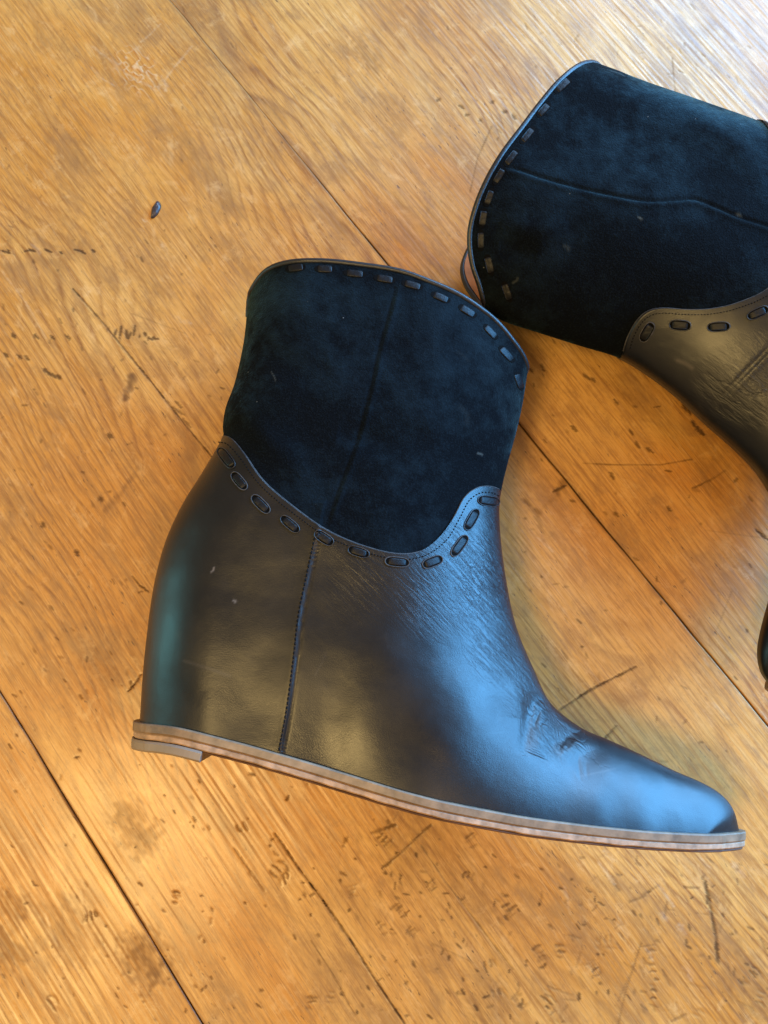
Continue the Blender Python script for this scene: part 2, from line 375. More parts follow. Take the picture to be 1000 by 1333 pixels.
# parallel dents in groups (lower right corner of the photograph most of all)
def dentgroup(cx, cy, n, L, ang, sp, w=2.0, d=0.85):
    for i in range(n):
        ox = (i - n / 2) * sp; a = ang + random.uniform(-.2, .2); l = L * random.uniform(.6, 1.2)
        px, py = cx + ox * math.cos(ang + 1.57) + random.uniform(-2, 2), cy + ox * math.sin(ang + 1.57) + random.uniform(-2, 2)
        mx, my = px + l * math.cos(a), py + l * math.sin(a); b = random.uniform(-2.4, 2.4)
        qx, qy = (px + mx) / 2 - b * math.sin(a), (py + my) / 2 + b * math.cos(a)
        ww = w * random.uniform(.5, 1.5); dd = d * random.uniform(.2, 0.75)
        mk(px, py, qx, qy, ww, dd, .35); mk(qx, qy, mx, my, ww * .8, dd, .35)
for g in [(662, 1190, 4, 13, -.7, 5), (652, 1195, 3, 10, 1.2, 6), (700, 1250, 5, 14, -.4, 6), (725, 1240, 4, 12, -.1, 6), (710, 1290, 5, 15, .5, 6), (675, 1310, 4, 16, -.8, 7), (770, 1265, 4, 12, -.6, 6), (783, 1220, 4, 9, 1.4, 5),
          (845, 1255, 4, 9, 0, 8), (848, 1290, 4, 8, .2, 8), (520, 1190, 4, 12, -.8, 6), (535, 1220, 3, 12, -.9, 5), (495, 1212, 3, 9, -.5, 6), (610, 1145, 3, 10, -1.1, 7), (635, 1250, 3, 12, 1.3, 6), (645, 1290, 3, 10, 1.2, 6),
          (455, 1165, 3, 14, -.3, 6), (560, 1160, 3, 14, -.9, 5), (355, 1130, 3, 12, .6, 6), (365, 1140, 3, 12, 1.2, 6), (500, 1100, 4, 12, -.7, 7), (970, 1270, 4, 12, .8, 7), (985, 1300, 3, 14, .4, 7), (905, 1320, 2, 12, .4, 6),
          (610, 1100, 3, 14, -.6, 6), (425, 1300, 3, 8, .3, 6), (400, 1310, 3, 12, 0, 7), (60, 1300, 2, 16, 1.0, 7), (115, 1190, 3, 10, 1.4, 6), (310, 1075, 2, 10, .9, 8), (225, 1170, 3, 8, .2, 6)]:
    dentgroup(*g)
for i in range(30):     # nick fields: random singles with density by region
    pass
def scatter(n, x0, y0, x1, y1, wmin, wmax, lmin, lmax, d0, d1):
    for _ in range(n):
        x, y = random.uniform(x0, x1), random.uniform(y0, y1); a = random.choice([random.gauss(.95, .35), random.uniform(-1.6, 1.6)])
        L = random.uniform(lmin, lmax)
        mk(x, y, x + L * math.cos(a), y + L * math.sin(a), random.uniform(wmin * .7, wmax), random.uniform(d0 * .6, d1 * .85), .15)
scatter(150, 440, 1090, 1000, 1333, 1.2, 2.6, 1, 9, .35, .9)
scatter(60, 700, 1100, 1000, 1333, 1.0, 2.0, 8, 26, .2, .5)
scatter(60, 250, 990, 620, 1333, 1.2, 3.0, 0, 7, .4, .9)
scatter(70, 0, 950, 300, 1333, 1.0, 2.2, 0, 7, .3, .8)
scatter(70, 0, 500, 220, 950, 1.0, 2.2, 1, 8, .25, .65)
scatter(50, 0, 300, 300, 520, 1.0, 2.4, 1, 7, .3, .7)
scatter(60, 0, 0, 700, 330, .9, 1.8, 1, 8, .2, .5)
scatter(80, 650, 420, 1000, 1000, 1.0, 2.4, 1, 9, .3, .8)
scatter(40, 650, 0, 1000, 120, .9, 1.6, 1, 10, .2, .4)
for _ in range(14):     # long fine random scratches
    x, y = random.uniform(0, 1000), random.uniform(0, 1333); a = random.uniform(-1.5, 1.5); L = random.uniform(25, 80)
    polymark([(x, y), (x + L * math.cos(a), y + L * math.sin(a))], .8, .28, .05)

table = empty('wooden_tabletop'); table['kind'] = 'structure'
UF = uv(P(400, 205))[0]
def plank(l0, l1, fine, u0, u1):
    gap = 0.00011
    if fine:
        def spaced(lo, hi, f0, f1, df, dc):
            a = np.arange(f0, f1, df); L = np.arange(f0 - dc, lo, -dc)[::-1]; R = np.arange(f1, hi, dc)
            return np.concatenate([[lo], L, a, R, [hi]]) if lo < f0 else np.concatenate([a, R, [hi]])
        us = spaced(-0.62, 0.62, u0, u1, 0.00068, 0.008)
        wid = abs((l1[0] + l1[1] * u0) - (l0[0] + l0[1] * u0)); m = int(wid / 0.00052)
    else:
        us = np.linspace(-0.62, 0.62, 140); m = 60; wid = 0.22
    t = np.linspace(0, 1, m)
    if not fine or True:
        e = np.array([0, 0.0003, 0.0006, 0.0010, 0.0016, 0.0026]) / wid
        t = np.unique(np.concatenate([e, 1 - e, t]))
    m = len(t); n = len(us)
    uu = us[:, None]
    fj = np.clip((us - UF) / 0.05, 0, 1)[:, None]; gap = gap * (0.12 + 0.88 * fj)
    wob = lambda s: (0.00022 * vnoise(us * 60, us * 0 + s, 5)[:, None])
    v0 = l0[0] + l0[1] * uu + gap + wob(l0[0] * 997); v1 = l1[0] + l1[1] * uu - gap + wob(l1[0] * 997)
    vv = v0 + (v1 - v0) * t[None, :]; uu = np.broadcast_to(uu, vv.shape)
    dist = np.minimum(vv - v0, v1 - vv)
    ends = np.clip((uu - uu.min()) / (0.62 * 2) * 1.6, 0.35, 1)
    z = -0.0007 * (0.2 + 0.8 * fj) * np.clip(1 - dist / 0.0007, 0, 1) ** 2
    z = z + 0.00012 * vnoise(uu * 40, vv * 60, 3) + 0.00006 * vnoise(uu * 30, vv * 900, 4)
    mark = np.zeros(vv.shape); stain = np.zeros(vv.shape); pale = np.zeros(vv.shape)
    # dirt held along the joint
    nz = vnoise(uu * 90, vv * 90, 9)
    stain = np.maximum(stain, np.clip(1 - dist / (0.0016 + 0.0016 * np.clip(nz, 0, 1)), 0, 1) * 0.40)
    mark = np.maximum(mark, np.clip(1.3 - dist / (0.0004 + 0.0002 * nz), 0, 1) * 0.75 * (0.35 + 0.65 * fj) * np.clip(0.9 + 0.6 * nz, 0.3, 1))
    if fine:
        sw = 0.00036
        for (x0, y0, x1, y1, w, d, dz, kind) in marks:
            a, b = uv(P([x0, x1], [y0, y1])); r = w * sw * (1.0 if kind != 'stain' else 1.6)
            lo = np.minimum(a, b) - r * 1.5; hi = np.maximum(a, b) + r * 1.5
            i0, i1 = np.searchsorted(us, lo[0]), np.searchsorted(us, hi[0])
            if i1 <= i0: continue
            im = (i0 + i1) // 2
            im = min(im, n - 1)
            row = vv[im]; j0, j1 = np.searchsorted(row, lo[1]) - 3, np.searchsorted(row, hi[1]) + 3
            j0 = max(j0, 0); j1 = min(j1, m)
            if j1 <= j0 or row[-1] < lo[1] or row[0] > hi[1]: continue
            sl = (slice(i0, i1), slice(j0, j1)); qx = uu[sl]; qy = vv[sl]
            ab = b - a; L = max((ab * ab).sum(), 1e-14)
            tt = np.clip(((qx - a[0]) * ab[0] + (qy - a[1]) * ab[1]) / L, 0, 1)
            ds = np.hypot(qx - a[0] - tt * ab[0], qy - a[1] - tt * ab[1])
            if kind == 'stain':
                ds = ds + r * 0.55 * vnoise(qx * 420, qy * 700, int(x0)) ; k = np.clip(1 - ds / r, 0, 1) ** 0.8 * d
                stain[sl] = np.maximum(stain[sl], k)
            else:
                taper = 0.55 + 0.45 * np.sin(math.pi * np.clip(tt, 0.06, 0.94)) if L > 0 else 1
                ds = ds + r * 0.38 * vnoise(qx * 1500, qy * 1500, int(x0 * 7))
                k = np.clip(1.45 - ds / (r * 0.66 * taper + 0.00022), 0, 1)
                if kind == 'pale': pale[sl] = np.maximum(pale[sl], k * d * (0.6 + 0.4 * vnoise(qx * 900, qy * 900, 2)))
                else: mark[sl] = np.maximum(mark[sl], k * d)
            z[sl] = z[sl] - k * dz * 0.00035
        # raised blistered finish near the upper left
        c = uv(P(178, 92)); rr = np.hypot((uu - c[0]) / 0.020, (vv - c[1]) / 0.011); f = np.clip(1.2 - rr, 0, 1)
        blob = vnoise(uu * 260, vv * 420, 21); rid = np.clip(1 - np.abs(blob) * 4, 0, 1)
        z = z + f * 0.00055 * rid; pale = np.maximum(pale, np.clip(f * 1.5, 0, 1) * rid * 0.30)
    # coordinates relative to the plank's own origin
    V = np.stack([uu, vv, z], -1).reshape(-1, 3)
    F = grid_faces(n, m)
    # side skirts, ends and underside
    T = 0.024
    extra = []; faces = []
    base = len(V)
    for col in (0, m - 1):
        extra.append(np.stack([us, vv[:, col], np.full(n, -T)], -1))
    V = np.vstack([V] + extra)
    i = np.arange(n - 1)
    faces.append(np.stack([i * m, (i + 1) * m, base + i + 1, base + i], -1))
    faces.append(np.stack([i * m + m - 1, base + n + i, base + n + i + 1, (i + 1) * m + m - 1], -1))
    faces.append(np.stack([base + i, base + i + 1, base + n + i + 1, base + n + i], -1))
    F = np.vstack([F] + faces)
    pad = np.zeros(2 * n)
    o = mesh_obj('plank', V, F, M_wood, table, True, {'mark': np.concatenate([mark.ravel(), pad]), 'stain': np.concatenate([stain.ravel(), pad]), 'pale': np.concatenate([pale.ravel(), pad])})
    o.rotation_euler.z = TH
    return o
# u-ranges in view for each plank
cor = uv(P([0, 1000, 0, 1000], [0, 0, 1333, 1333]))
umin, umax = cor[:, 0].min() - 0.01, cor[:, 0].max() + 0.01
uA = uv(P([0, 290], [880, 1345]))[:, 0]; uC = uv(P([200, 1000], [0, 960]))[:, 0]
plank(lines[0], lines[1], False, 0, 0)
plank(lines[1], lines[2], True, uA[0] - 0.03, uA[1] + 0.01)
plank(lines[2], lines[3], True, umin, umax)
plank(lines[3], lines[4], True, uC[0] - 0.02, uC[1] + 0.02)
plank(lines[4], lines[5], False, 0, 0)
mb = mesh_obj('batten', [(-.6, -.6, -.030), (.6, -.6, -.030), (.6, .6, -.030), (-.6, .6, -.030), (-.6, -.6, -.026), (.6, -.6, -.026), (.6, .6, -.026), (-.6, .6, -.026)],
              [(3, 2, 1, 0), (4, 5, 6, 7), (0, 1, 5, 4), (1, 2, 6, 5), (2, 3, 7, 6), (3, 0, 4, 7)], M_under, table, False)

# dark wood chip lying on the table
def chip():
    c = P(203, 274); n = 14; V = []; F = []
    rings = [(1.0, 0.0002), (0.95, 0.0010), (0.55, 0.0017), (0.0, 0.0019)]
    a0 = math.radians(72)
    for r, z in rings[:-1]:
        for k in range(n):
            a = 2 * math.pi * k / n; x = 0.0052 * r * math.cos(a) * (1 + .10 * math.sin(3 * a)); y = 0.0021 * r * math.sin(a) * (1 + .2 * math.cos(a))
            V.append((x * math.cos(a0) - y * math.sin(a0), x * math.sin(a0) + y * math.cos(a0), z + 0.0003 * math.sin(5 * a) * r))
    V.append((0, 0, 0.0018))
    for i in range(2):
        for k in range(n): F.append((i * n + k, i * n + (k + 1) % n, (i + 1) * n + (k + 1) % n, (i + 1) * n + k))
    for k in range(n): F.append((2 * n + k, 2 * n + (k + 1) % n, 3 * n))
    F.append(tuple(range(n))[::-1])
    o = mesh_obj('wood_chip', V, F, M_chip); o.location = (c[0], c[1], 0)
    o['label'] = 'tiny dark oval chip lying alone on the pale planks at the upper left'; o['category'] = 'chip'
chip()

# ------------------------------------------------------------------ boots
MID = 0.0435
def softw(q, pts, sig=0.022):
    d2 = ((q[:, None, :] - pts[None, :, :2]) ** 2).sum(-1); w = 1 / (d2 + sig * sig * 0.25) ** 1.6
    return (w * pts[None, :, 2]).sum(1) / w.sum(1)

class Boot:
    def __init__(s, name, label, cfg):
        s.c = cfg; s.flip = cfg.get('flip', False)
        s.root = empty(name, (*P(*cfg['base'], MID), 0.0)); s.root['label'] = label; s.root['category'] = 'boot'; s.root['group'] = 'pair of black wedge ankle boots'
        s.base = np.array([*s.root.location])
        ZO = MID + cfg.get('zo', 0.008)
        s.back = catmull(P(*np.array(cfg['back'], float).T, ZO), 120); s.front = catmull(P(*np.array(cfg['front'], float).T, ZO), 160)
        s.backx = np.vstack([s.back[0] + (s.back[0] - s.back[6]) / np.linalg.norm(s.back[0] - s.back[6]) * 0.06, s.back])
        s.frontx = np.vstack([s.front[0] + (s.front[0] - s.front[6]) / np.linalg.norm(s.front[0] - s.front[6]) * 0.06, s.front])
        T = np.array(cfg['T'], float); xy = P(T[:, 0], T[:, 1], MID + T[:, 2] * 0.01 * 0.9); s.T = np.column_stack([xy, T[:, 2] * 0.01])
        # sole line as world curve, at the height of its near edge
        sp = np.array(cfg['sole'], float); z = np.full(len(sp), 0.0)
        for _ in range(8):
            w = P(sp[:, 0], sp[:, 1], MID + z); z = 0.5 * z + 0.5 * s.Z(w, detail=False)
        w[0] = s.back[-1]; w[-1] = s.front[-1]
        s.sole = catmull(w, 200)
        s.build()
    def Z(s, q, detail=True):
        q = np.asarray(q, float).reshape(-1, 2)
        T = softw(q, s.T); db = dist_poly(q, s.backx); df = dist_poly(q, s.frontx)
        kb = s.c.get('kb', 1.15); kf = s.c.get('kf', 2.15)
        def g(d, R): x = np.clip(d / R, 0, 1); return np.sqrt(np.clip(1 - (1 - x) ** 2, 0, 1))
        gb = g(db, np.maximum(T * kb, .001)); Rf = np.maximum(T * kf, .001); gf = 0.55 * g(df, Rf) + 0.45 * np.sin(0.5 * math.pi * np.clip(df / (Rf * 0.8), 0, 1))
        z = T * gb * gf
        if detail:
            e = np.clip(np.minimum(db, df) / 0.012, 0, 1)
            z = z + e * (s.c.get('lump', 0.0006) * vnoise(q[:, 0] * 32, q[:, 1] * 32, 31) + 0.00018 * vnoise(q[:, 0] * 85, q[:, 1] * 85, 33))
            for path, amp, wd in s.cre:
                lo = path.min(0) - max(wd * 3, 0.015); hi = path.max(0) + max(wd * 3, 0.015)
                m = (q[:, 0] > lo[0]) & (q[:, 0] < hi[0]) & (q[:, 1] > lo[1]) & (q[:, 1] < hi[1])
                if not m.any(): continue
                qq = q[m]; d2 = (qq[:, None, 0] - path[None, :, 0]) ** 2 + (qq[:, None, 1] - path[None, :, 1]) ** 2
                k = d2.argmin(1); d = dist_poly(qq, path[::2] if len(path) > 100 else path)
                tp = np.sin(math.pi * k / (len(path) - 1)) ** 0.7 if len(path) < 50 else np.clip(np.minimum(k, len(path) - 1 - k) / 4.0, 0, 1)
                if wd < 0:      # overlapping panel: raised on one side of the line
                    tg = np.gradient(path, axis=0); r = qq - path[k]; sd = (tg[k, 0] * r[:, 1] - tg[k, 1] * r[:, 0]) / np.linalg.norm(tg[k], axis=1)
                    prof = np.clip(0.5 - sd / 0.0007, 0, 1) * np.exp(-np.clip(-sd, 0, 1) / 0.004); z[m] = z[m] + np.clip(e[m] * 2, 0, 1) * amp * prof
                    continue
                z[m] = z[m] + np.clip(e[m] * 2, 0, 1) * amp * tp * np.exp(-(d / wd) ** 2)
        return z
    cre = []
    def S(s, pts, off=0.0):
        """point on the upper surface seen at photo pixel"""
        pts = np.asarray(pts, float).reshape(-1, 2); z = np.full(len(pts), 0.025)
        for _ in range(14):
            w = P(pts[:, 0], pts[:, 1], MID + z); z = 0.6 * z + 0.4 * (s.Z(w) + off)
        return np.column_stack([w, MID + z])
    def L(s, V): return np.asarray(V) - s.base
    def patch(s, name, curves, n_s, off, mat, srange=(0, 1), skirt=None, fold=None, attrs=None):
        """curves: (K, n, 2) rows of world points; builds near and far side as one mesh"""
        K, n = curves.shape[:2]
        Zf = s.Z(curves.reshape(-1, 2)).reshape(K, n)
        Zu = np.maximum(Zf + off, 0.0)
        edge = np.zeros((K, n), bool); edge[:, -1] = True; edge[:fold, 0] = True
        up = MID + np.where(edge, 0, Zu); lo = np.maximum(MID - np.where(edge, 0, Zu), 0.0006 - min(off, 0) )
        Vu = np.concatenate([curves, up[..., None]], -1); Vl = np.concatenate([curves, lo[..., None]], -1)
        if skirt is not None:
            Vu = np.concatenate([Vu[:1] + [[0, 0, -skirt]], Vu], 0); Vl = np.concatenate([Vl[:1] + [[0, 0, skirt]], Vl], 0); K += 1
        F = np.vstack([grid_faces(K, n, 0, not s.flip), grid_faces(K, n, K * n, s.flip)])
        V = np.vstack([Vu.reshape(-1, 3), Vl.reshape(-1, 3)])
        A = {}
        for nm, fn in (attrs or {}).items():
            a = fn(V[:K * n, :2]); A[nm] = np.concatenate([a, a * 0])
        return mesh_obj(name, s.L(V), F, mat, s.root, True, A)
    def rows(s, K, n, Bf, Ff, dev, fade):
        """K rows between points Bf(k) and Ff(k) with deviation curve dev (n,2) fading out"""
        t = 0.5 - 0.5 * np.cos(np.linspace(0, math.pi, n)); t = t * 0.75 + 0.25 * np.linspace(0, 1, n)
        B, Fp = Bf, Ff
        rows = B[:, None, :] * (1 - t)[None, :, None] + Fp[:, None, :] * t[None, :, None]
        return rows, t
    def build(s):
        c = s.c
        # creases, seams as relief of the surface
        s.cre = []
        for path, amp, wd in c.get('creases', []):
            s.cre.append((catmull(s.S(path)[:, :2], 60 if len(path) > 5.5 else 26), amp, wd))
        rim_px = catmull(c['rim'], 60); ov_px = catmull(c['overlay'], 90)
        rim = s.S(rim_px)[:, :2]; ov = s.S(ov_px)[:, :2]
        # ends of both curves sit on the folded outline
        def nearest(poly, p): return np.argmin(((poly - p) ** 2).sum(1))
        jb = nearest(s.back, ov[0]); jf = nearest(s.front, ov[-1])
        def snap(curve, a, b):
            n = len(curve); t = np.linspace(0, 1, n)[:, None]; k = 0.16
            return curve + (a - curve[0]) * np.clip(1 - t / k, 0, 1) ** 2 + (b - curve[-1]) * np.clip(1 - (1 - t) / k, 0, 1) ** 2
        rim = snap(rim, s.back[0], s.front[0]); ov = snap(ov, s.back[jb], s.front[jf])
        s.rim, s.ov = rim, ov
        # ---- shaft (suede)
        n = 300; K = 150
        t = 0.5 - 0.5 * np.cos(np.linspace(0, math.pi, n)); t = t * 0.8 + 0.2 * np.linspace(0, 1, n)
        R0 = at_arc(rim, t); R1 = at_arc(ov, t)
        Bp = at_arc(s.back[:jb + 1], np.linspace(0, 1, K)); Fp = at_arc(s.front[:jf + 1], np.linspace(0, 1, K))
        k = np.linspace(0, 1, K)[:, None, None]; tt = t[None, :, None]
        C = R0[None] * (1 - k) + R1[None] * k
        C = C + (Bp[:, None] - (R0[0] * (1 - k[:, 0]) + R1[0] * k[:, 0])[:, None]) * (1 - tt) + (Fp[:, None] - (R0[-1] * (1 - k[:, 0]) + R1[-1] * k[:, 0])[:, None]) * tt
        # run on a little under the leather
        d = C[-1] - C[-4]; d = d / np.maximum(np.linalg.norm(d, axis=1, keepdims=True), 1e-9)
        w = np.sin(math.pi * np.clip(t, 0.0, 1))[:, None] ** 0.5
        ext = [C[-1] + d * w * 0.002 * i for i in (1, 2, 3)]
        C = np.concatenate([C, np.array(ext)], 0)
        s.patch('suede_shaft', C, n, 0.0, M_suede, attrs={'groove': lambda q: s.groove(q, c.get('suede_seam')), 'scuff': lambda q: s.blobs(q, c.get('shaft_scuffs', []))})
        Ci = C[:40:2]
        cen = Ci.mean(1, keepdims=True); Ci2 = Ci + (cen - Ci) * 0.035
        s.patch('lining', Ci2, n, -0.0022, M_lining)
        # binding: a rolled edge round the whole mouth
        Zr = s.Z(rim); e = [np.column_stack([rim, MID + Zr - 0.0006]), np.column_stack([rim, np.maximum(MID - Zr + 0.0006, 0.0018)])[::-1]]
        loop = np.vstack([e[0], e[1][1:-1], e[0][:1]])
        # lower lip of the mouth sticks out a touch
        V, F = tube(loop, c.get('bind', 0.0013), 8, False)
        mesh_obj('rim_binding', s.L(V), F, M_binding, s.root)
        # ---- leather foot
        n = 260; K = c.get('K', 460)
        bpath = np.vstack([s.back[jb:], s.sole[1:]]); nb = arclen(bpath); fcorner = nb[len(s.back) - jb - 1] / nb[-1]
        fpath = s.front[jf:]
        pairs = [(0, 0), (fcorner, c['fcorner'])] + [(fcorner + (1 - fcorner) * a, b) for a, b in c['fan']] + [(1, 1)]
        pairs = np.array(pairs)
        kk = np.linspace(0, 1, K); kk = np.sort(np.append(kk, fcorner))
        K = len(kk)
        ff = np.interp(kk, pairs[:, 0], pairs[:, 1])
        # smooth the correspondence
        for _ in range(6): ff[1:-1] = (ff[:-2] + ff[2:] + 2 * ff[1:-1]) / 4
        Bp = at_arc(bpath, kk); Fp = at_arc(fpath, ff)
        t = 0.5 - 0.5 * np.cos(np.linspace(0, math.pi, n)); t = t * 0.8 + 0.2 * np.linspace(0, 1, n)
        O = at_arc(ov, t); dev = O - (O[0] * (1 - t)[:, None] + O[-1] * t[:, None])
        fade = np.clip(1 - kk / (fcorner * 0.95), 0, 1) ** 1.3
        C = Bp[:, None] * (1 - t)[None, :, None] + Fp[:, None] * t[None, :, None] + dev[None] * fade[:, None, None]
        def wr(q, key='wrinkles'):
            r = np.zeros(len(q))
            for (x, y, a, b) in c.get(key, []):
                p = s.S([(x, y)])[0, :2]; d = np.hypot(q[:, 0] - p[0], q[:, 1] - p[1]) / (a * 0.00034); r = np.maximum(r, np.clip(1.1 - d, 0, 1) ** .7 * b)
            return r
        s.patch('leather_foot', C, n, 0.0011, M_leather, skirt=0.0015, fold=int((kk <= fcorner + 1e-9).sum()), attrs={'wrinkle': wr, 'fold': lambda q: wr(q, 'folds'), 'scuff': lambda q: s.blobs(q, c.get('foot_scuffs', []))})
        # cut edge of the leather over the suede
        Zo = s.Z(ov); sel = slice(1, -1)
        V, F = tube(np.column_stack([ov, MID + Zo + 0.0005])[sel], 0.00042, 6)
        mesh_obj('cut_edge', s.L(V), F, M_cut, s.root)
        # top stitching 1.6 mm inside the edge, one joined part of tiny threads
        s.stitches('edge_stitching', np.array(ov_px), 7.0, 4.2, 2.3, 0.00028, side=1)
        for sm in c.get('seams', []): s.stitches('seam_stitching', catmull(sm, 80), 0.0, 6.0, 3.9, 0.00040)
        # ---- laces
        for nm, lst, curve, ln, wd in (('rim_lace', c['rim_laces'], rim_px, 23, 9.0), ('panel_lace', c['panel_laces'], ov_px, 31, 13.0)):
            for (x, y) in lst: s.lace(nm, x, y, curve, ln, wd)
        s.build_sole()
    def groove(s, q, path):  # mask for the seam's shade painted into the suede
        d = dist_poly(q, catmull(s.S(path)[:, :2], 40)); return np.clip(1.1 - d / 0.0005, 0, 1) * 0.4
    def blobs(s, q, lst):
        r = np.zeros(len(q))
        for (x0, y0, x1, y1, w, a) in lst:
            p = s.S([(x0, y0), ((x0 + x1) / 2 + w, (y0 + y1) / 2), (x1, y1)])[:, :2]
            d = dist_poly(q, p); r = np.maximum(r, np.clip(1 - d / (w * 0.00034), 0, 1) * a)
        return r
    def stitches(s, name, px, inset, pitch, length, rad, side=1):
        t = np.gradient(px, axis=0); t /= np.linalg.norm(t, axis=1, keepdims=True); nrm = np.stack([-t[:, 1], t[:, 0]], -1)
        if s.flip: nrm = -nrm
        p = px + nrm * inset * side; L = arclen(p)[-1]; V = []; F = []
        for i in range(int(L / pitch)):
            a = (i * pitch + 0.5) / L; b = min(a + length / L, 1)
            q = s.S(at_arc(p, np.array([a, (a + b) / 2, b]))); q[:, 2] += 0.0011
            q[1, 2] += rad * 0.8; q[[0, 2], 2] -= rad * 0.6
            v, f = tube(q, [rad * .7, rad, rad * .7], 5); o = len(V); V += list(v); F += [tuple(k + o for k in ff) for ff in f]
        o = mesh_obj(name, s.L(V), F, M_thread, s.root); o['kind'] = 'stuff'
    def lace(s, nm, x, y, curve, ln, wd):
        i = int(np.argmin(((curve - [x, y]) ** 2).sum(1))); i = min(max(i, 1), len(curve) - 2)
        t = curve[i + 1] - curve[i - 1]; t = t / np.linalg.norm(t); t = t * random.uniform(.97, 1.0); nrm = np.array([-t[1], t[0]])
        rot = random.uniform(-.10, .10); t, nrm = t * math.cos(rot) + nrm * math.sin(rot), nrm * math.cos(rot) - t * math.sin(rot)
        ln = ln * random.uniform(.9, 1.08); wd = wd * random.uniform(.92, 1.08)
        panel = nm == 'panel_lace'; off = 0.0011 if panel else 0.0
        # strap: a bowed strip diving into the hole at both ends
        nu, nv = 13, 7; pts = []; h = []
        for a in np.linspace(-1, 1, nu):
            for b in np.linspace(-1, 1, nv):
                wloc = wd * (0.37 if panel else 0.5) * (1 - 0.18 * abs(a) ** 3)
                pts.append(np.array([x, y]) + t * a * ln * (0.42 if panel else .5) + nrm * b * wloc)
                h.append((0.0006 if not panel else 0.0008) * (1 - abs(a) ** 4.5) + 0.00012 * (1 - b * b) - 0.0003 - 0.0006 * (abs(a) > .99))
        q = s.S(pts); q[:, 2] += np.array(h) + off
        V = q; F = grid_faces(nu, nv, 0, not s.flip)
        # give it thickness
        low = q.copy(); low[:, 2] -= 0.0010; V = np.vstack([q, low]); rimi = [j for j in range(nv)] + [i * nv + nv - 1 for i in range(1, nu)] + [(nu - 1) * nv + j for j in range(nv - 2, -1, -1)] + [i * nv for i in range(nu - 2, 0, -1)]
        side = np.array([(rimi[k], rimi[(k + 1) % len(rimi)], rimi[(k + 1) % len(rimi)] + nu * nv, rimi[k] + nu * nv) for k in range(len(rimi))])
        V = s.L(V); cc = V[:nu * nv].mean(0)
        o = mesh_obj(nm, V - cc, np.vstack([F, side]), M_lace, s.root); o.location = cc
        # hole: recessed dark oval with a cut rim
        seg = 28; pts = [np.array([x, y])]
        R = []
        for k in range(seg):
            a = 2 * math.pi * k / seg; ca, sa = math.cos(a), math.sin(a); e = 0.62 if panel else 0.4
            ex = math.copysign(abs(ca) ** e if panel else abs(ca) ** .5, ca); ey = math.copysign(abs(sa) ** .9, sa)
            R.append((ex * ln * (.5 if panel else .60), ey * wd * (.5 if panel else .52)))
        ring = [np.array([x, y]) + t * a + nrm * b for a, b in R]
        q = s.S([np.array([x, y])] + ring); q[:, 2] += off + 0.00012
        o2 = mesh_obj('lace_hole', s.L(q) - cc, [(0, 1 + k, 1 + (k + 1) % seg) for k in range(seg)], M_hole, o)
        if panel:
            loop = np.vstack([q[1:], q[1:2]]); loop[:, 2] += 0.0001
            v, f = tube(loop, 0.00026, 5, False); mesh_obj('hole_edge', s.L(v) - cc, f, M_cut if random.random() < .35 else M_binding, o)
    def build_sole(s):
        L = arclen(s.sole)[-1]; a = np.concatenate([np.linspace(0, 0.04, 40) ** 1.0 * 1.0, np.linspace(0.045, 0.95, 110), np.linspace(0.953, 1, 40)])
        a[:40] = 0.04 * (np.linspace(0, 1, 40) ** 2)
        C = at_arc(s.sole, a); Z = s.Z(C, False); Z[0] = 0; Z[-1] = 0
        for _ in range(3): Z[1:-1] = (Z[:-2] + 2 * Z[1:-1] + Z[2:]) / 4
        al = a * L
        p = np.stack([al, Z], -1); tg = np.gradient(p, axis=0); tg /= np.maximum(np.linalg.norm(tg, axis=1, keepdims=True), 1e-9)
        nn = np.stack([-tg[:, 1], tg[:, 0]], -1); nn[0] = (-1, 0); nn[-1] = (1, 0)
        tan0 = s.sole[3] - s.sole[0]; tan0 /= np.linalg.norm(tan0); tan1 = s.sole[-1] - s.sole[-6]; tan1 /= np.linalg.norm(tan1)
        ext = np.vstack([s.sole[0] - tan0 * 0.02, s.sole, s.sole[-1] + tan1 * 0.02]); sg = 1 if not s.flip else -1
        def layer(name, o0, o1, grow, mat, amax=None, wav=0.0, bev=0.0005):
            q = p + nn * grow
            if amax is not None:
                keep = q[:, 0] < amax; q = q[keep]; q = np.vstack([q, [amax, q[-1, 1]], [amax, 0]])
            q = np.vstack([[q[0, 0], 0], q, [q[-1, 0], 0]]); q[:, 1] = np.maximum(q[:, 1], 0)
            f = (q[:, 0] + 0.02) / (L + 0.04); c = at_arc(ext, f); c2 = at_arc(ext, f + 0.004) - at_arc(ext, f - 0.004); c2 /= np.linalg.norm(c2, axis=1, keepdims=True)
            nr = np.stack([c2[:, 1], -c2[:, 0]], -1) * sg
            m = len(q); V = []
            wv = wav * vnoise(q[:, 0] * 160, q[:, 0] * 0, 8)
            prof = [(o0, bev), (o0 + bev, 0), (o1 - bev, 0), (o1, bev)]
            blk = []
            for o, ins in prof:
                xy = c + nr * (o + (wv if o > (o0 + o1) / 2 else wv * 0))[:, None] if wav else c + nr * o
                w = np.maximum(q[:, 1] - ins + wv * 0.5, 0)
                blk.append(np.column_stack([xy, MID + w])); 
            for (o, ins), b in list(zip(prof, blk))[::-1]:
                b2 = b.copy(); b2[:, 2] = np.maximum(2 * MID - b[:, 2], 0.0003); blk.append(b2)
            V = np.vstack(blk); F = []
            nbk = len(blk)
            for k in range(nbk):
                k2 = (k + 1) % nbk; i = np.arange(m - 1)
                F.append(np.stack([k * m + i, k * m + i + 1, k2 * m + i + 1, k2 * m + i], -1))
            F = np.vstack(F)
            return mesh_obj(name, s.L(V), F, mat, s.root, False)
        th = s.c.get('th', 0.88)
        layer('welt', -0.0004, 0.0036 * th, 0.0030, M_welt)
